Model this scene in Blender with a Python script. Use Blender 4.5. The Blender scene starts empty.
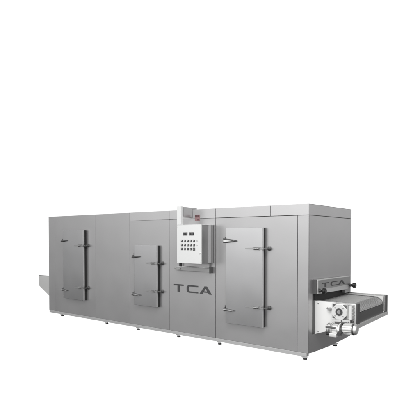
import bpy, bmesh, math, random
from mathutils import Vector, Matrix
random.seed(4)
sc = bpy.context.scene
col = sc.collection
L, W, H = 6.646, 1.684, 2.2
PI = math.pi

# ------------------------------------------------------------------ materials
def new_mat(name):
    m = bpy.data.materials.new(name); m.use_nodes = True
    nt = m.node_tree; return m, nt, nt.nodes['Principled BSDF']

def steel(name, colr, rough=.38, metal=.85, streak=(1.0, 1.0, 60.0), bump=.02, var=.06, blotch=.05, aniso=0.0, wave=0.0):
    """brushed sheet steel: fine streaks in roughness / bump, faint broad unevenness"""
    m, nt, b = new_mat(name)
    tc = nt.nodes.new('ShaderNodeTexCoord')
    mp = nt.nodes.new('ShaderNodeMapping'); mp.inputs['Scale'].default_value = streak
    n1 = nt.nodes.new('ShaderNodeTexNoise'); n1.inputs['Scale'].default_value = 6; n1.inputs['Detail'].default_value = 5
    n2 = nt.nodes.new('ShaderNodeTexNoise'); n2.inputs['Scale'].default_value = 1.7; n2.inputs['Detail'].default_value = 3
    nt.links.new(tc.outputs['Object'], mp.inputs['Vector'])
    nt.links.new(mp.outputs[0], n1.inputs['Vector']); nt.links.new(tc.outputs['Object'], n2.inputs['Vector'])
    r1 = nt.nodes.new('ShaderNodeMapRange'); r1.inputs['To Min'].default_value = rough - var; r1.inputs['To Max'].default_value = rough + var
    nt.links.new(n1.outputs['Fac'], r1.inputs['Value'])
    ad = nt.nodes.new('ShaderNodeMath'); ad.operation = 'MULTIPLY_ADD'; ad.inputs[1].default_value = .12
    nt.links.new(n2.outputs['Fac'], ad.inputs[0]); nt.links.new(r1.outputs[0], ad.inputs[2])
    nt.links.new(ad.outputs[0], b.inputs['Roughness'])
    mx = nt.nodes.new('ShaderNodeMix'); mx.data_type = 'RGBA'
    nt.links.new(n2.outputs['Fac'], mx.inputs['Factor'])
    mx.inputs['A'].default_value = [c*(1-blotch) for c in colr] + [1]
    mx.inputs['B'].default_value = [min(1, c*(1+blotch)) for c in colr] + [1]
    nt.links.new(mx.outputs['Result'], b.inputs['Base Color'])
    bp_ = nt.nodes.new('ShaderNodeBump'); bp_.inputs['Strength'].default_value = bump; bp_.inputs['Distance'].default_value = .002
    nt.links.new(n1.outputs['Fac'], bp_.inputs['Height']); nt.links.new(bp_.outputs[0], b.inputs['Normal'])
    if wave:                                          # slight oil-canning of the big sheets
        n3 = nt.nodes.new('ShaderNodeTexNoise'); n3.inputs['Scale'].default_value = 1.3; n3.inputs['Detail'].default_value = 1
        nt.links.new(tc.outputs['Object'], n3.inputs['Vector'])
        b2 = nt.nodes.new('ShaderNodeBump'); b2.inputs['Strength'].default_value = 1; b2.inputs['Distance'].default_value = wave
        nt.links.new(n3.outputs['Fac'], b2.inputs['Height']); nt.links.new(b2.outputs[0], bp_.inputs['Normal'])
    b.inputs['Metallic'].default_value = metal
    if aniso: b.inputs['Anisotropic'].default_value = aniso
    return m

M = {}
M['wall'] = steel('brushed_steel_wall', (.47, .467, .47), .27, .75, blotch=.015, wave=.006)
M['end'] = steel('brushed_steel_end', (.50, .495, .50), .28, .75, blotch=.02, wave=.006)
M['header'] = steel('brushed_steel_header', (.535, .532, .535), .30, .72, blotch=.015, wave=.006)
M['door'] = steel('brushed_steel_door', (.515, .515, .52), .15, .88, streak=(25, 25, .6), var=.015, bump=.004, blotch=.02, wave=.005)
M['edge'] = steel('polished_edge', (.72, .72, .72), .3, .8)
M['core'] = steel('dark_joint', (.16, .16, .16), .6, .3)
M['rail'] = steel('base_steel', (.66, .66, .66), .35, .75, streak=(1, 60, 60))
M['rail2'] = steel('bracket_steel', (.40, .40, .40), .35, .8)
M['bright'] = steel('bright_steel', (.80, .80, .79), .3, .7)
M['white'] = steel('white_plate', (.86, .86, .85), .45, .15, bump=.01)
M['cabinet'] = steel('cabinet_white', (.76, .765, .76), .33, .25, bump=.01, blotch=.02)
M['cabside'] = steel('cabinet_side', (.34, .34, .34), .26, .85, bump=0, streak=(1,1,1), var=.0, blotch=.03)
M['iron'] = steel('dark_cast_metal', (.16, .16, .16), .38, .8)
M['mid'] = steel('mid_steel', (.42, .42, .42), .32, .9)
M['alu'] = steel('cast_aluminium', (.82, .82, .81), .34, .65, bump=.06, streak=(8, 8, 8))
M['black'] = steel('black_rubber', (.018, .018, .018), .6, 0)
M['knob'] = steel('black_knob', (.02, .02, .02), .3, 0)
M['ink'] = steel('dark_lettering', (.06, .06, .062), .5, .1)
M['dark'] = steel('interior_shade', (.035, .035, .035), .6, .2)  # near-black colour standing in for shade inside the opening
M['charcoal'] = steel('charcoal_trim', (.11, .11, .11), .45, .4)
M['belt'] = steel('wire_belt', (.46, .46, .455), .42, .6, streak=(10, 10, 10), bump=.05)
M['red'] = steel('faded_red_sign', (.25, .15, .155), .5, 0)
M['redd'] = steel('dark_red_sign', (.10, .05, .055), .5, 0)
M['screen'] = steel('black_display', (.012, .012, .013), .15, 0)
M['key'] = steel('grey_key', (.16, .16, .165), .4, 0)

# ------------------------------------------------------------------ mesh helpers
def nb(): return bmesh.new()

def add_box(bm, x0, x1, y0, y1, z0, z1, bev=0.0, seg=2):
    g = bmesh.ops.create_cube(bm, size=1)['verts']
    for v in g:
        v.co = Vector((x0 + (v.co.x+.5)*(x1-x0), y0 + (v.co.y+.5)*(y1-y0), z0 + (v.co.z+.5)*(z1-z0)))
    if bev:
        es = list({e for v in g for e in v.link_edges})
        bmesh.ops.bevel(bm, geom=es, offset=bev, segments=seg, affect='EDGES', profile=.5)
    return bm

def add_cyl(bm, p, q, r0, r1=None, n=32, bev=0.0):
    r1 = r0 if r1 is None else r1
    p, q = Vector(p), Vector(q); d = q - p
    g = bmesh.ops.create_cone(bm, cap_ends=True, segments=n, radius1=r0, radius2=r1, depth=d.length)['verts']
    m = Matrix.Translation((p+q)/2) @ d.to_track_quat('Z', 'Y').to_matrix().to_4x4()
    bmesh.ops.transform(bm, matrix=m, verts=g)
    if bev:
        es = [e for e in {e for v in g for e in v.link_edges} if len(e.link_faces) == 2 and any(len(f.verts) > 4 for f in e.link_faces)]
        bmesh.ops.bevel(bm, geom=es, offset=bev, segments=2, affect='EDGES')
    return bm

def add_ring(bm, p, q, ro, ri, n=32):
    """tube with wall: outer ro, inner ri, from p to q"""
    p, q = Vector(p), Vector(q); d = (q-p); rot = d.to_track_quat('Z', 'Y').to_matrix()
    rows = []
    for (c, r) in ((p, ri), (p, ro), (q, ro), (q, ri)):
        rows.append([bm.verts.new(c + rot @ Vector((math.cos(2*PI*i/n)*r, math.sin(2*PI*i/n)*r, 0))) for i in range(n)])
    for a in range(4):
        A, B = rows[a], rows[(a+1) % 4]
        for i in range(n):
            bm.faces.new((A[i], A[(i+1) % n], B[(i+1) % n], B[i]))
    return bm

def add_prism(bm, pts, axis, a0, a1, bev=0.0):
    """pts 2D outline extruded on axis: 'y' -> pts are (x,z); 'x' -> (y,z); 'z' -> (x,y)"""
    def mk(p, a):
        return {'y': (p[0], a, p[1]), 'x': (a, p[0], p[1]), 'z': (p[0], p[1], a)}[axis]
    v0 = [bm.verts.new(mk(p, a0)) for p in pts]; v1 = [bm.verts.new(mk(p, a1)) for p in pts]
    fs = [bm.faces.new(v0), bm.faces.new(list(reversed(v1)))]
    n = len(pts)
    for i in range(n): fs.append(bm.faces.new((v0[i], v1[i], v1[(i+1) % n], v0[(i+1) % n])))
    if bev:
        es = list({e for f in fs for e in f.edges})
        bmesh.ops.bevel(bm, geom=es, offset=bev, segments=2, affect='EDGES')
    return bm

WLOC = {}
def obj(name, bm, mat, parent=None, smooth=True):
    bmesh.ops.recalc_face_normals(bm, faces=bm.faces)
    xs = [v.co for v in bm.verts]
    c = Vector([(min(v[i] for v in xs)+max(v[i] for v in xs))/2 for i in range(3)])
    bmesh.ops.translate(bm, verts=bm.verts, vec=-c)
    me = bpy.data.meshes.new(name); bm.to_mesh(me); bm.free()
    mats = mat if isinstance(mat, (list, tuple)) else [mat]
    for k in mats: me.materials.append(M[k])
    if smooth:
        for p in me.polygons: p.use_smooth = True
        me.set_sharp_from_angle(angle=math.radians(35))
    o = bpy.data.objects.new(name, me); col.objects.link(o)
    if smooth:
        wn = o.modifiers.new('weighted', 'WEIGHTED_NORMAL'); wn.keep_sharp = True; wn.weight = 100
    o.location = c - (WLOC[parent.name] if parent else Vector((0, 0, 0)))
    WLOC[o.name] = c
    if parent: o.parent = parent
    return o

def box(name, b, mat, parent, bev=.003): return obj(name, add_box(nb(), *b, bev=bev), mat, parent)

# ------------------------------------------------------------------ the machine (one thing)
root = bpy.data.objects.new('tunnel_machine', None); col.objects.link(root)
root.location = (L/2, W/2, -.105); WLOC[root.name] = Vector(root.location)
root['label'] = 'long brushed steel tunnel machine with three hatch doors, white control box and outfeed conveyor'
root['category'] = 'industrial machine'

# insulated core behind the cladding; its dark joints show between the sheets
TP = .025
ZS = 2.037
bm = nb(); add_box(bm, .01, L-TP, TP, W-.003, 0.0, H-.004)
add_box(bm, L-TP-.005, L-.006, TP+.002, W-.003, ZS-.010, ZS+.010)
core = obj('body', bm, 'core', root, smooth=False)

# front cladding sheets  (x0, x1, z0, z1)
g = .0035
def sheet(name, x0, x1, z0, z1, gl=.003, gr=.003, gb=0, gt=0, mat='wall'):
    return box(name, (x0+gl, x1-gr, 0, TP, z0+gb, z1-gt), mat, root, .0025)
sheet('wall_panel', 0, .255, 0, H, 0, .0008)
sheet('wall_panel', .255, 1.735, 0, H, .0008, .0008)
sheet('wall_panel', 1.735, 2.805, 0, H, .0008, .0025)
sheet('wall_panel', 2.805, 3.877, 0, ZS, .0015, .0018, 0, .001)
sheet('wall_panel', 3.877, 4.94, 0, ZS, .0018, .003, 0, .0025)
sheet('wall_panel', 4.94, 6.468, 0, ZS, .003, .003, 0, .004)
sheet('wall_panel', 6.468, L, 0, ZS, .003, 0, 0, .004)
sheet('header_panel', 2.805, 3.877, ZS, H, .0015, .0018, .001, mat='header')
sheet('header_panel', 3.877, 4.94, ZS, H, .0018, .003, .002, mat='header')
sheet('header_panel', 4.94, 6.004, ZS, H, .003, .003, .004, mat='header')
sheet('header_panel', 6.004, L, ZS, H, .003, 0, .004, mat='header')
# roof sheets and far end / back cladding
box('roof_panel', (.0, L, TP+.001, W, H-.003, H+.001), 'wall', root, .001)
box('rear_wall', (0, L-TP, W-.0025, W, 0, H-.005), 'wall', root, .002)
box('infeed_wall', (0, .009, TP+.001, W-.01, 0, H-.005), 'end', root, .001)

# discharge end: cladding with the conveyor opening left free and a slightly bowed lower lip
def end_poly(pts, name, mat='end', th=TP, bev=.0025):
    return obj(name, add_prism(nb(), pts, 'x', L-th+.001, L+.0005, bev), mat, root)
oy0, oy1, oz0, oz1 = .134, 1.64, .258, .86
low = [(TP+.001, -.004), (.15, -.012), (.30, -.020), (.45, -.026), (.60, -.030), (.75, -.033), (.90, -.034), (1.05, -.034), (1.20, -.032), (1.35, -.029), (1.50, -.024), (W, -.016)]
pts = low + [(W, ZS-.006), (TP+.001, ZS-.006), (TP+.001, oz1-.1), (oy0, oz1-.1)] 
# outline as a C shape round the opening: lower piece, two sides and upper piece are one folded sheet
lowerp = [(TP+.001, 0)] + low[1:] + [(W, ZS-.006), (TP+.001, ZS-.006), (TP+.001, oz0), (TP+.002, oz0)]
bm = nb()
add_prism(bm, low + [(W, oz0), (TP+.001, oz0)], 'x', L-TP+.001, L+.0005)
add_prism(bm, [(TP+.001, oz0), (oy0, oz0), (oy0, oz1), (TP+.001, oz1)], 'x', L-TP+.001, L+.0005)
add_prism(bm, [(oy1, oz0), (W, oz0), (W, oz1), (oy1, oz1)], 'x', L-TP+.001, L+.0005)
add_prism(bm, [(TP+.001, oz1), (W, oz1), (W, ZS-.005), (TP+.001, ZS-.005)], 'x', L-TP+.001, L+.0005)
bmesh.ops.remove_doubles(bm, verts=bm.verts, dist=1e-5)
obj('end_panel', bm, 'end', root)
box('end_header', (L-TP+.001, L+.0005, TP+.001, W, ZS+.005, H-.004), 'end', root, .0025)
# inner shade of the opening put in as a dark strip and board
box('opening_shade', (L-.02, L+.003, oy0+.002, oy0+.092, oz0+.002, .765), 'charcoal', root, .002)
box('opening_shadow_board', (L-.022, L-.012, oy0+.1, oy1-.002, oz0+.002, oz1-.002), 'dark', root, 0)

# base rail
bm = nb()
add_box(bm, .02, L-.02, .004, .07, -.052, -.002, bev=.006)
add_box(bm, .02, L-.02, -.006, .0035, -.054, -.006, bev=.002)
obj('base_rail', bm, 'rail', root)
bm = nb(); add_box(bm, .05, L-.05, W-.08, W-.03, -.05, -.002, bev=.005); obj('base_rail', bm, 'rail', root)

# feet
def foot(x, y):
    bm = nb(); add_cyl(bm, (x, y, -.102), (x, y, -.085), .034, .028, 24, bev=.003)
    f = obj('foot', bm, 'black', root)
    bm = nb(); add_cyl(bm, (x, y, -.085), (x, y, -.045), .014, n=16)
    add_cyl(bm, (x, y, -.078), (x, y, -.066), .022, n=6)
    obj('threaded_stem', bm, 'iron', f)
    bm = nb(); add_prism(bm, [(x-.065, -.05), (x+.065, -.05), (x+.022, -.08), (x-.022, -.08)], 'y', y-.022, y-.014)
    obj('foot_bracket', bm, 'rail', f)
for x in (.487, 2.071, 3.023, 4.086, 5.015, 6.585): foot(x, .025)
for x in (.487, 2.071, 3.023, 4.086, 5.015): foot(x, W-.055)
foot(L-.045, 1.117)

# ------------------------------------------------------------------ doors
D, GK = .09, .052
def door(x0, x1, z0, z1, hz, lz, big=1.0):
    d = box('door', (x0, x1, -D, -GK, z0, z1), 'door', root, .005)
    box('edge_strip', (x1-.012, x1+.0025, -D+.007, -GK-.002, z0+.004, z1-.004), 'edge', d, .001)
    box('gasket', (x0+.004, x1-.0005, -GK+.001, -.001, z0+.003, z1-.005), 'black', d, .006)
    for z in hz:                                     # strap hinges reaching over the closing edge
        bm = nb()
        s = big
        y1 = -D-.001
        add_prism(bm, [(x1-.31*s, z-.007), (x1-.31*s, z+.007), (x1-.17*s, z+.012), (x1-.15*s, z+.027), (x1-.06, z+.027),
                       (x1-.03, z+.014), (x1+.03, z+.014), (x1+.03, z-.014), (x1-.03, z-.014), (x1-.06, z-.027),
                       (x1-.15*s, z-.027), (x1-.17*s, z-.012)], 'y', y1-.014, y1, .003)
        add_cyl(bm, (x1-.145*s, y1-.02, z), (x1-.05, y1-.02, z), .019, n=20, bev=.004)
        for dx in (.08, .125): add_cyl(bm, (x1-dx*s, y1-.045, z), (x1-dx*s, y1-.01, z), .008, n=10)
        h = obj('hinge', bm, 'mid', d)
        # roller keeper on the wall beside the leaf
    for z in hz:
        bm = nb()
        add_cyl(bm, (x1+.075, 0, z), (x1+.075, -.05, z), .030, .026, 24, bev=.004)
        add_cyl(bm, (x1+.075, -.05, z), (x1+.075, -.085, z), .017, n=16, bev=.003)
        add_box(bm, x1-.02, x1+.08, -.097, -.079, z-.012, z+.012, .003)
        add_box(bm, x1+.052, x1+.098, -.012, 0.0, z-.036, z+.036, .003)
        obj('keeper', bm, 'iron', d)
    for k, z in enumerate(lz):                       # tapering pull handles on the opening side
        bm = nb(); y1 = -D-.001
        add_box(bm, x0-.034, x0-.006, -.1, 0, z-.034, z+.034, .004)
        add_cyl(bm, (x0-.02, -.07, z+.03), (x0-.02, -.07, z+.062), .009, n=12)
        h = obj('handle', bm, 'iron', d)
        bm = nb()
        if big == 1.0 and x0 > 5 and k == 0:          # open loop: two bars meeting in a nose
            n = Vector((x0+.20, y1-.034, z-.004))
            for dz in (.03, -.03):
                add_cyl(bm, (x0-.03, y1-.018, z+dz), n + Vector((0, 0, dz*.18)), .011, .008, n=14)
            add_cyl(bm, n+Vector((-.012, 0, 0)), n + Vector((.016, 0, -.001)), .013, .006, n=14)
            obj('grip', bm, 'iron', h)
            bm = nb()
            add_prism(bm, [(x0-.03, z+.023), (x0+.18, z+.002), (x0+.18, z-.007), (x0-.03, z-.023)], 'y', y1-.02, y1-.016)
            obj('grip_web', bm, 'bright', h)
        elif k == 0:                                  # short dark bar
            add_cyl(bm, (x0-.03, y1-.022, z-.012), (x0+.155, y1-.034, z+.004), .017, .012, n=16, bev=.004)
            obj('grip', bm, 'iron', h)
        else:                                         # lower release: tapering bar
            add_cyl(bm, (x0-.03, y1-.022, z), (x0+.175, y1-.034, z-.012), .022, .010, n=16, bev=.004)
            obj('grip', bm, 'mid', h)
    return d
door(.698, 1.430, .345, 1.878, (1.536, .622), (1.64, .535))
door(3.028, 3.634, .405, 1.563, (1.228, .704), (1.338, .612), .9)
door(5.215, 5.918, .300, 1.862, (1.534, .610), (1.655, .525))

# ------------------------------------------------------------------ control box, arm, bracket
CX0, CX1, CZ0, CZ1, CY = 4.358, 4.897, 1.272, 1.918, -.33
cb = box('control_box', (CX0+.012, CX1-.004, CY+.03, -.012, CZ0+.004, CZ1-.004), 'cabside', root, .004)
cdoor = box('box_door', (CX0, CX1, CY, CY+.028, CZ0, CZ1), 'cabinet', cb, .006)
box('box_flange', (CX0+.02, CX1+.0035, -.135, -.075, CZ0+.012, CZ1+.004), 'rail', cb, .002)
box('rear_trim', (CX0+.02, CX1+.001, -.07, -.014, CZ0+.002, CZ1-.002), 'mid', cb, .002)
box('top_lip', (CX0-.002, CX1+.002, CY-.001, -.012, CZ1-.003, CZ1+.006), 'cabinet', cb, .003)
def seven(bm, x, z, w, h, segs, y):
    t = .006
    S = {'a': (x, x+w, z+h-t, z+h), 'g': (x, x+w, z+h/2-t/2, z+h/2+t/2), 'd': (x, x+w, z, z+t),
         'f': (x, x+t, z+h/2, z+h), 'e': (x, x+t, z, z+h/2), 'b': (x+w-t, x+w, z+h/2, z+h), 'c': (x+w-t, x+w, z, z+h/2)}
    for k in segs:
        a = S[k]; add_box(bm, a[0], a[1], y-.002, y, a[2], a[3])
for (xa, xb) in ((4.500, 4.598), (4.634, 4.744)):
    dsp = box('display', (xa, xb, CY-.006, CY+.004, 1.742, 1.795), 'screen', cdoor, .002)
    bm = nb()
    for i in range(3):
        seven(bm, xa+.012+i*(xb-xa-.014)/3, 1.754, .017, .03, 'abcdef' if i else 'abged', CY-.0065)
    obj('digits', bm, 'key', dsp)
xs = [4.476 + i*.0665 for i in range(5)]
for r, z in enumerate((1.652, 1.583, 1.515)):
    for i, x in enumerate(xs):
        w = .0195 if not (r == 2 and i == 4) else .024
        k = box('button', (x-w, x+w, CY-.009, CY+.003, z-w*1.02, z+w*1.02), 'ink' if (r+i) % 3 or r == 0 else 'charcoal', cdoor, .004)
        bm = nb()
        if (i+r) % 2: add_ring(bm, (x, CY-.0105, z), (x, CY-.0085, z), .009, .005, 16)
        else: add_prism(bm, [(x-.007, z-.008), (x+.009, z), (x-.007, z+.008)], 'y', CY-.0105, CY-.0085)
        obj('symbol', bm, 'bright', k)
for z in (1.652, 1.580):
    bm = nb(); add_cyl(bm, (4.808, CY-.006, z), (4.808, CY+.002, z), .010, n=16, bev=.002)
    obj('indicator', bm, 'mid' if z > 1.6 else 'rail', cdoor)
for x in (CX0+.018, CX1-.018):
    for z in (CZ0+.03, CZ1-.03):
        bm = nb(); add_cyl(bm, (x, CY-.003, z), (x, CY+.002, z), .006, n=12); obj('screw', bm, 'bright', cdoor)
bm = nb(); add_cyl(bm, (CX1-.03, CY-.012, 1.45), (CX1-.03, CY+.002, 1.45), .012, n=20, bev=.002); obj('door_lock', bm, 'bright', cdoor)

# arm that carries the box: post in front, boxed arm running back over the roof
arm = obj('support_arm', add_prism(nb(), [(CY+.06, 2.058), (-.004, 2.058), (-.004, 2.206), (.12, 2.206), (.12, 2.228), (CY+.06, 2.236)], 'x', CX0+.006, CX0+.075, .002), 'wall', root)
post = box('support_post', (CX0, CX0+.092, CY, CY+.062, CZ1+.006, 2.240), 'cabinet', arm, .004)
box('post_shade', (CX0+.02, CX0+.094, CY+.045, CY+.066, 2.075, 2.225), 'charcoal', post, .002)  # dark strip imitating the shadowed side of the post
# cable gland and conduit on the box roof
# shelf bracket under the box
br = box('mounting_bracket', (4.10, 4.86, -.065, 0, 1.118, 1.185), 'rail2', root, .006)
box('bracket_top', (4.10, 4.86, -.078, -.002, 1.186, 1.198), 'rail', br, .003)
box('bracket_end', (4.861, 4.888, -.075, 0, 1.100, 1.203), 'charcoal', br, .003)
box('bracket_foot', (4.20, 4.235, -.10, -.05, 1.200, 1.268), 'charcoal', br, .003)
box('bracket_tie', (4.24, 4.84, -.05, -.002, 1.201, 1.268), 'wall', br, .003)
bm = nb(); add_cyl(bm, (4.04, -.03, 1.155), (4.21, -.085, 1.150), .013, .014, n=16, bev=.003)
obj('clamp_lever', bm, 'bright', br)

# small faded sign on the joint of the header
sg = box('warning_sign', (4.490, 4.598, -.006, -.0002, 2.000, 2.108), 'red', root, .003)
for a in ((4.498, 4.542, 2.062, 2.100), (4.549, 4.590, 2.066, 2.100), (4.545, 4.584, 2.008, 2.022)):
    box('print_patch', (a[0], a[1], -.0085, -.0055, a[2], a[3]), 'redd', sg, 0)

# ------------------------------------------------------------------ lettering
def word(parent, tf, scale_ok=True, mat='ink'):
    """T C A as plates; tf maps (u 0..1 along, v 0..1 up, w) -> world; drawn as outlines"""
    T = [[(0, .82), (.035, 1), (.278, 1), (.278, .82), (.175, .82), (.175, 0), (.118, 0), (.118, .82)]]
    # C : open rounded bracket
    out, inn = [], []
    cx0, cx1, r = .365, .662, .42
    def arc(cx, cy, rx, ry, a0, a1, n): return [(cx+rx*math.cos(a0+(a1-a0)*i/n), cy+ry*math.sin(a0+(a1-a0)*i/n)) for i in range(n+1)]
    out = [(cx1, 1)] + arc(cx0+.075, .5+.15, .075, .35, PI/2, PI, 7) + arc(cx0+.075, .35, .075, .35, PI, 1.5*PI, 7) + [(cx1, 0)]
    inn = [(cx1, .18)] + list(reversed(arc(cx0+.085, .35, .035, .17, PI, 1.5*PI, 7))) + list(reversed(arc(cx0+.085, .65, .035, .17, PI/2, PI, 7))) + [(cx1, .82)]
    C = [out + inn]
    A = [[(.700, 0), (.830, 1), (.880, 1), (.845, .78), (.765, 0)],
         [(.845, .78), (.880, 1), (1.0, 0), (.935, 0)],
         [(.790, .24), (.797, .40), (.895, .40), (.912, .24)]]
    A = [[(.700, 0), (.826, 1), (.884, 1), (1.0, 0), (.936, 0), (.908, .20), (.800, .20), (.820, .36), (.888, .36), (.855, .76), (.765, 0)]]
    for name, polys in (('letter', T), ('letter', C), ('letter', A)):
        bm = nb()
        for p in polys:
            a = [bm.verts.new(tf(u, v, 0)) for u, v in p]; b = [bm.verts.new(tf(u, v, 1)) for u, v in p]
            f1 = bm.faces.new(a); f2 = bm.faces.new(list(reversed(b)))
            for i in range(len(p)): bm.faces.new((a[i], b[i], b[(i+1) % len(p)], a[(i+1) % len(p)]))
            bm.normal_update(); bmesh.ops.triangulate(bm, faces=[f1, f2], ngon_method='EAR_CLIP')
        obj(name, bm, mat, parent, smooth=False)
lt = bpy.data.objects.new('lettering', None); col.objects.link(lt); lt.parent = root
WLOC[lt.name] = Vector((4.41, 0, .80)); lt.location = WLOC[lt.name] - WLOC[root.name]
word(lt, lambda u, v, w: Vector((3.975 + u*.885, -.001 - w*.005, .728 + v*.135)))

# ------------------------------------------------------------------ hood over the outlet
HX = L + .065
hood = obj('outlet_hood', add_prism(nb(), [(.158, .862), (.158, 1.078), (1.49, 1.052), (1.49, .775), (1.27, .778), (1.27, .838)], 'x', L+.002, HX, .004), 'mid', root)
box('hood_edge', (L+.002, HX-.006, .146, .157, .868, 1.076), 'charcoal', hood, .001)
bm = nb(); add_prism(bm, [(.158, 1.066), (.158, 1.081), (1.49, 1.055), (1.49, 1.040)], 'x', HX-.003, HX+.010, .003); obj('hood_rim', bm, 'bright', hood)
bm = nb(); add_prism(bm, [(.160, .866), (.160, 1.064), (.190, 1.063), (.190, .866)], 'x', HX-.002, HX+.006, .002); obj('hood_rim', bm, 'bright', hood)
bm = nb(); add_prism(bm, [(.200, .864), (.200, .925), (1.40, .905), (1.40, .842), (1.25, .842)], 'x', HX-.002, HX+.006, .002); obj('lower_strip', bm, 'rail', hood)
word(hood, lambda u, v, w: Vector((HX + .0005 + w*.004, .325 + u*.915, .948 + v*.068 - u*.012)))
for y, z in ((.285, .905), (1.53, .888)):
    bm = nb()
    add_cyl(bm, (L+.02 if y > 1 else HX, y-.02, z+.004), (HX+.05, y-.02, z+.004), .016, n=16)
    add_cyl(bm, (HX+.03, y, z), (HX+.085, y, z), .042, .040, 28, bev=.008)
    kn = obj('knob', bm, 'knob', hood)
    bm = nb(); add_cyl(bm, (HX+.01, y-.075, z+.006), (HX+.04, y-.075, z+.006), .026, .022, 20, bev=.004)
    add_cyl(bm, (HX+.025, y-.075, z+.006), (HX+.025, y-.01, z+.002), .012, n=12)
    obj('knob_lever', bm, 'knob', kn)

# ------------------------------------------------------------------ outfeed conveyor
X1 = 7.292; YA, YB = .228, 1.64
cv = obj('conveyor', add_prism(nb(), [(L+.001, .250), (L+.001, .757), (X1-.025, .757), (X1-.025, .470)], 'y', YA, YA+.012, .002), 'white', root)
def cpart(name, bm, mat): return obj(name, bm, mat, cv)
cpart('top_flange', add_box(nb(), L+.004, X1-.028, YA-.004, YA+.030, .7585, .766, .002), 'mid')
cpart('side_rail', add_prism(nb(), [(L+.004, .40), (L+.004, .752), (X1-.03, .752), (X1-.03, .475)], 'y', YB-.012, YB, .002), 'bright')
cpart('end_post', add_box(nb(), X1-.024, X1, YA-.001, YA+.098, .440, .762, .003), 'charcoal')
cpart('end_post', add_box(nb(), X1-.024, X1, YB-.115, YB-.001, .440, .752, .003), 'charcoal')
cpart('guide_strip', add_box(nb(), X1-.023, X1-.012, YB-.135, YB-.117, .500, .748, .002), 'bright')
cpart('bottom_rail', add_prism(nb(), [(YA-.002, .405), (YA-.002, .468), (YB, .479), (YB, .425)], 'x', X1-.03, X1+.004, .003), 'bright')
cpart('catch_tray', add_box(nb(), L+.01, X1-.035, YA+.02, YB-.02, .40, .412, .002), 'mid')
# belt: woven links + cross rods over a carrying sheet, turning down over the nose
bm = nb()
y0, y1 = YA+.055, YB-.19
def nose(a): return (X1-.17+.140*math.sin(a), .622+.100*math.cos(a))
prof = [(L-.12, .722), (X1-.17, .722)] + [nose(i*PI/2/8) for i in range(1, 9)]
inner = [(x - (.006 if i > 1 else 0), z-.008) for i, (x, z) in enumerate(prof)]
add_prism(bm, prof + list(reversed(inner)), 'y', y0, y1)
belt = cpart('belt', bm, 'rail')
bm = nb()
for i in range(30):
    x = L-.10 + i*.0262 + random.uniform(-.002, .002)
    if x > X1-.17: break
    add_cyl(bm, (x, y0, .725), (x, y1, .725), .0042, n=6)
for a in [k*PI/2/14 for k in range(1, 14)]:
    x, z = nose(a); x += .002; z += .002
    add_cyl(bm, (x, y0, z), (x, y1, z), .0042, n=6)
n = 36
for i in range(n+1):
    y = y0 + (y1-y0)*i/n
    add_box(bm, L-.11, X1-.17, y-.0035, y+.0035, .7225, .7285)
obj('wire_mesh', bm, 'belt', belt)
for y in (y0-.008, y1+.008):
    bm = nb()
    pr = [(L-.02, .735), (X1-.168, .735)] + [(nose(i*PI/2/8)[0]+.004, nose(i*PI/2/8)[1]+.013-.001*i) for i in range(1, 9)]
    q = [(x - (.012 if i > 1 else 0), z-.012) for i, (x, z) in enumerate(pr)]
    add_prism(bm, pr + list(reversed(q)), 'y', y-.005, y+.005)
    cpart('edge_chain', bm, 'ink')
cpart('nose_roller', add_cyl(nb(), (X1-.10, y0+.01, .60), (X1-.10, y1-.01, .60), .055, n=32), 'charcoal')
cpart('inner_guard', add_prism(nb(), [(L+.004, .60), (L+.004, .756), (X1-.022, .745), (X1-.022, .50), (X1-.2, .50)], 'y', YB-.170, YB-.160, .002), 'bright')
cpart('cavity_shade', add_box(nb(), X1-.032, X1-.022, YA+.095, YB-.138, .425, .615, .003), 'charcoal')  # dark sheet in place of the shaded cavity below the belt
cpart('inner_bed', add_box(nb(), L-.01, X1-.14, YA+.014, YB-.014, .690, .712, .002), 'iron')
for x, z in ((6.70, .72), (6.70, .30), (7.235, .50), (7.20, .735)):
    cpart('bolt', add_cyl(nb(), (x, YA-.006, z), (x, YA+.002, z), .010, n=6), 'mid')
# tensioner on the side plate
bm = nb(); add_cyl(bm, (6.888, YA-.002, .652), (6.888, YA-.05, .652), .026, .022, 20, bev=.004)
add_cyl(bm, (6.85, YA-.03, .668), (6.888, YA-.03, .652), .013, n=12)
cpart('tensioner', bm, 'mid')

# ------------------------------------------------------------------ gearbox and motor
GY = .065; gx0, gx1, gz0, gz1 = 6.975, 7.205, .535, .762
gb = obj('gearbox', add_box(nb(), gx0+.012, gx1-.012, GY+.025, YA-.003, gz0+.01, gz1-.008, .008), 'alu', root)
bm = nb()
w = .012
add_box(bm, gx0, gx1, GY+.01, GY+.026, gz0, gz0+w, .002); add_box(bm, gx0, gx1, GY+.01, GY+.026, gz1-w, gz1, .002)
add_box(bm, gx0, gx0+w, GY+.0095, GY+.0265, gz0+w, gz1-w, .002); add_box(bm, gx1-w, gx1, GY+.0095, GY+.0265, gz0+w, gz1-w, .002)
obj('flange_frame', bm, 'bright', gb)
obj('recess_plate', add_box(nb(), gx0+w, gx1-w, GY+.020, GY+.0255, gz0+w, gz1-w), 'iron', gb)
gc = Vector(((gx0+gx1)/2, 0, (gz0+gz1)/2))
bm = nb()
oct_ = [(gc.x+.116*math.cos(PI/8+i*PI/4), gc.z+.116*math.sin(PI/8+i*PI/4)) for i in range(8)]
add_prism(bm, oct_, 'y', GY-.004, GY+.019, .004)
fl = obj('octagon_flange', bm, 'alu', gb)
for i in range(4):
    a = PI/4 + i*PI/2
    obj('flange_screw', add_cyl(nb(), (gc.x+.082*math.cos(a), GY-.012, gc.z+.082*math.sin(a)), (gc.x+.082*math.cos(a), GY-.003, gc.z+.082*math.sin(a)), .009, n=6), 'mid', gb)
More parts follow.
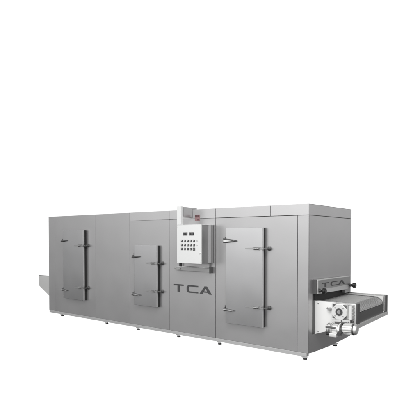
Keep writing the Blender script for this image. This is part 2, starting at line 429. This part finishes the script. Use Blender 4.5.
obj('shaft_seal', add_ring(nb(), (gc.x, GY-.004, gc.z), (gc.x, GY-.014, gc.z), .052, .030), 'ink', gb)
obj('shaft', add_cyl(nb(), (gc.x, GY-.003, gc.z), (gc.x, GY-.022, gc.z), .027, n=28, bev=.003), 'mid', gb)
# side housing toward the outlet (ribs + bolts)
bm = nb()
add_box(bm, 7.208, 7.255, GY+.03, YA-.004, .55, .748, .006)
for z in (.60, .65, .70): add_box(bm, 7.256, 7.262, GY+.045, YA-.02, z-.006, z+.006, .001)
obj('side_housing', bm, 'alu', gb)
# worm housing joining the motor below
obj('worm_housing', add_cyl(nb(), (7.02, .13, .50), (7.22, .13, .50), .062, n=32, bev=.008), 'iron', gb)
# motor, axis along x, two barrels with a coupling between
MY, MZ = .045, .412
mt = obj('motor', add_cyl(nb(), (6.925, MY, MZ-.006), (7.105, MY, MZ-.006), .077, n=40, bev=.016), 'alu', root)
bm = nb(); add_cyl(bm, (7.106, MY, MZ-.004), (7.128, MY, MZ-.004), .092, n=8, bev=.004); obj('motor_flange', bm, 'alu', mt)
bm = nb(); add_box(bm, 6.935, 7.075, MY-.097, MY-.06, MZ+.012, MZ+.034, .004); obj('rating_plate', bm, 'iron', mt)
bm = nb(); add_box(bm, 6.99, 7.10, MY-.105, MY-.03, MZ-.105, MZ-.055, .008); obj('terminal_box', bm, 'alu', mt)
bm = nb(); add_cyl(bm, (6.93, MY-.055, MZ-.075), (6.985, MY-.055, MZ-.075), .020, .022, 20, bev=.003); obj('cable_gland', bm, 'knob', mt)
bm = nb(); add_cyl(bm, (7.13, MY, MZ), (7.165, MY, MZ), .05, n=32); add_cyl(bm, (7.135, MY-.035, MZ-.04), (7.135, MY-.11, MZ-.05), .032, .028, 20, bev=.004); obj('coupling', bm, 'iron', mt)
bm = nb(); add_cyl(bm, (7.166, MY, MZ+.012), (7.30, MY, MZ+.02), .070, .074, 40, bev=.008)
for k in range(16):
    a = 2*PI*k/16
    v = Vector((0, math.cos(a), math.sin(a)))
    p = Vector((7.175, MY, MZ+.012)) + v*.073; q = Vector((7.292, MY, MZ+.02)) + v*.077
    add_cyl(bm, p, q, .004, n=6)
obj('motor_barrel', bm, 'alu', mt)
obj('fan_ring', add_ring(nb(), (7.302, MY, MZ+.02), (7.316, MY, MZ+.02), .080, .03), 'ink', mt)
obj('fan_cover', add_cyl(nb(), (7.317, MY, MZ+.02), (7.36, MY, MZ+.02), .080, .064, 40, bev=.010), 'bright', mt)
obj('lifting_eye', add_cyl(nb(), (7.23, MY+.03, MZ+.08), (7.23, MY+.03, MZ+.12), .022, .018, 16, bev=.003), 'iron', mt)

# brackets, cable and fittings crowded round the drive
bm = nb(); add_prism(bm, [(7.13, .545), (7.25, .545), (7.25, .44), (7.225, .44), (7.215, .52), (7.13, .52)], 'y', .06, .075, .002); obj('torque_bracket', bm, 'bright', gb)
bm = nb(); add_prism(bm, [(6.93, .470), (7.01, .535), (7.12, .535), (7.12, .515), (7.02, .512), (6.955, .462)], 'y', .05, .066, .002); obj('motor_bracket', bm, 'bright', gb)
bm = nb(); add_cyl(bm, (7.262, .10, .50), (7.262, .10, .525), .016, n=16); add_cyl(bm, (7.262, .10, .525), (7.262, .10, .54), .020, n=6); obj('vent_plug', bm, 'iron', gb)
for dx in (.0, .022, .044, .066):
    bm = nb(); add_ring(bm, (6.945+dx, MY, MZ-.006), (6.952+dx, MY, MZ-.006), .081, .070, 40); obj('cooling_rib', bm, 'mid', mt)
for k in range(6):
    a = k*PI/3+.3
    bm = nb(); add_cyl(bm, (7.126, MY+.078*math.cos(a), MZ-.004+.078*math.sin(a)), (7.138, MY+.078*math.cos(a), MZ-.004+.078*math.sin(a)), .009, n=6); obj('flange_bolt', bm, 'iron', mt)
# ------------------------------------------------------------------ infeed chute on the far end
bm = nb()
sy = .228
add_prism(bm, [(-.80, .755), (-.80, .505), (.0, .105), (.0, .755)], 'y', sy, sy+.012, .002)
ch = obj('infeed_chute', bm, 'bright', root)
obj('chute_rim', add_box(nb(), -.803, -.001, sy-.003, sy+.05, .757, .768, .002), 'mid', ch)
obj('chute_side', add_prism(nb(), [(-.80, .755), (-.80, .505), (.0, .105), (.0, .755)], 'y', 1.45, 1.462, .002), 'wall', ch)
obj('chute_floor', add_prism(nb(), [(-.797, .508), (-.797, .52), (-.001, .12), (-.001, .108)], 'y', sy+.013, 1.449), 'mid', ch)

# ------------------------------------------------------------------ camera (photo fitted)
PX, PY, F = 208.223, 248.3, 453.213
cam_d = bpy.data.cameras.new('camera'); cam = bpy.data.objects.new('camera', cam_d); col.objects.link(cam)
cam.location = (9.567545, -6.128263, 1.696018)
yaw, pit = -0.662844, -0.022301
fw = Vector((math.sin(yaw)*math.cos(pit), math.cos(yaw)*math.cos(pit), math.sin(pit)))
cam.rotation_euler = fw.to_track_quat('-Z', 'Y').to_euler()
cam_d.sensor_width = 36; cam_d.lens = F/420*36
cam_d.shift_x = (210-PX)/420; cam_d.shift_y = (PY-210)/420
cam_d.clip_end = 500
sc.camera = cam

# ------------------------------------------------------------------ studio light
w = bpy.data.worlds.new('World'); sc.world = w; w.use_nodes = True
nt = w.node_tree; N = nt.nodes; bg = N['Background']
tc = N.new('ShaderNodeTexCoord')
def dotp(v):
    d = N.new('ShaderNodeVectorMath'); d.operation = 'DOT_PRODUCT'; d.inputs[1].default_value = Vector(v).normalized()
    nt.links.new(tc.outputs['Generated'], d.inputs[0]); return d.outputs['Value']
def ramp(sock, a, b, lo, hi):
    r = N.new('ShaderNodeMapRange'); r.interpolation_type = 'SMOOTHSTEP'
    for k, v in (('From Min', a), ('From Max', b), ('To Min', lo), ('To Max', hi)): r.inputs[k].default_value = v
    nt.links.new(sock, r.inputs['Value']); return r.outputs[0]
def op(o, a, b):
    m = N.new('ShaderNodeMath'); m.operation = o
    for i, s in enumerate((a, b)):
        if isinstance(s, (int, float)): m.inputs[i].default_value = s
        else: nt.links.new(s, m.inputs[i])
    return m.outputs[0]
back = ramp(dotp((-.70, .714, .0)), math.cos(math.radians(54)), math.cos(math.radians(45)), 0, 1)   # lit white sweep behind the machine
key = ramp(dotp((.10, -1.0, .12)), .20, 1.0, .12, 2.05)     # large soft source in front of the long side
lr = ramp(dotp((.60, .75, .10)), .5, 1.0, 0, .74)           # light added to the world to brighten the discharge end
zr = ramp(dotp((0, 0, 1)), -.21, .10, .17, 1.0)             # dark studio floor below, light above
amb = op('MULTIPLY', op('ADD', key, lr), zr)
mx = N.new('ShaderNodeMix'); mx.data_type = 'FLOAT'
nt.links.new(back, mx.inputs[0]); nt.links.new(amb, mx.inputs[2]); mx.inputs[3].default_value = 1.06
nt.links.new(mx.outputs[0], bg.inputs['Strength']); bg.inputs['Color'].default_value = (1, 1, 1, 1)

def area(name, loc, tgt, size, power):
    l = bpy.data.lights.new(name, 'AREA'); l.shape = 'RECTANGLE'; l.size, l.size_y = size; l.energy = power
    o = bpy.data.objects.new(name, l); col.objects.link(o); o.location = loc
    o.rotation_euler = (Vector(tgt)-Vector(loc)).to_track_quat('-Z', 'Y').to_euler()
    return o
area('softbox', (7.6, -3.8, 5.6), (5.9, 0, 1.9), (3, 2.4), 215)

sc.view_settings.view_transform = 'Standard'; sc.view_settings.look = 'None'
sc.view_settings.exposure = 0; sc.view_settings.gamma = 1
sc.render.engine = 'CYCLES'
sc.render.resolution_x = sc.render.resolution_y = 1024
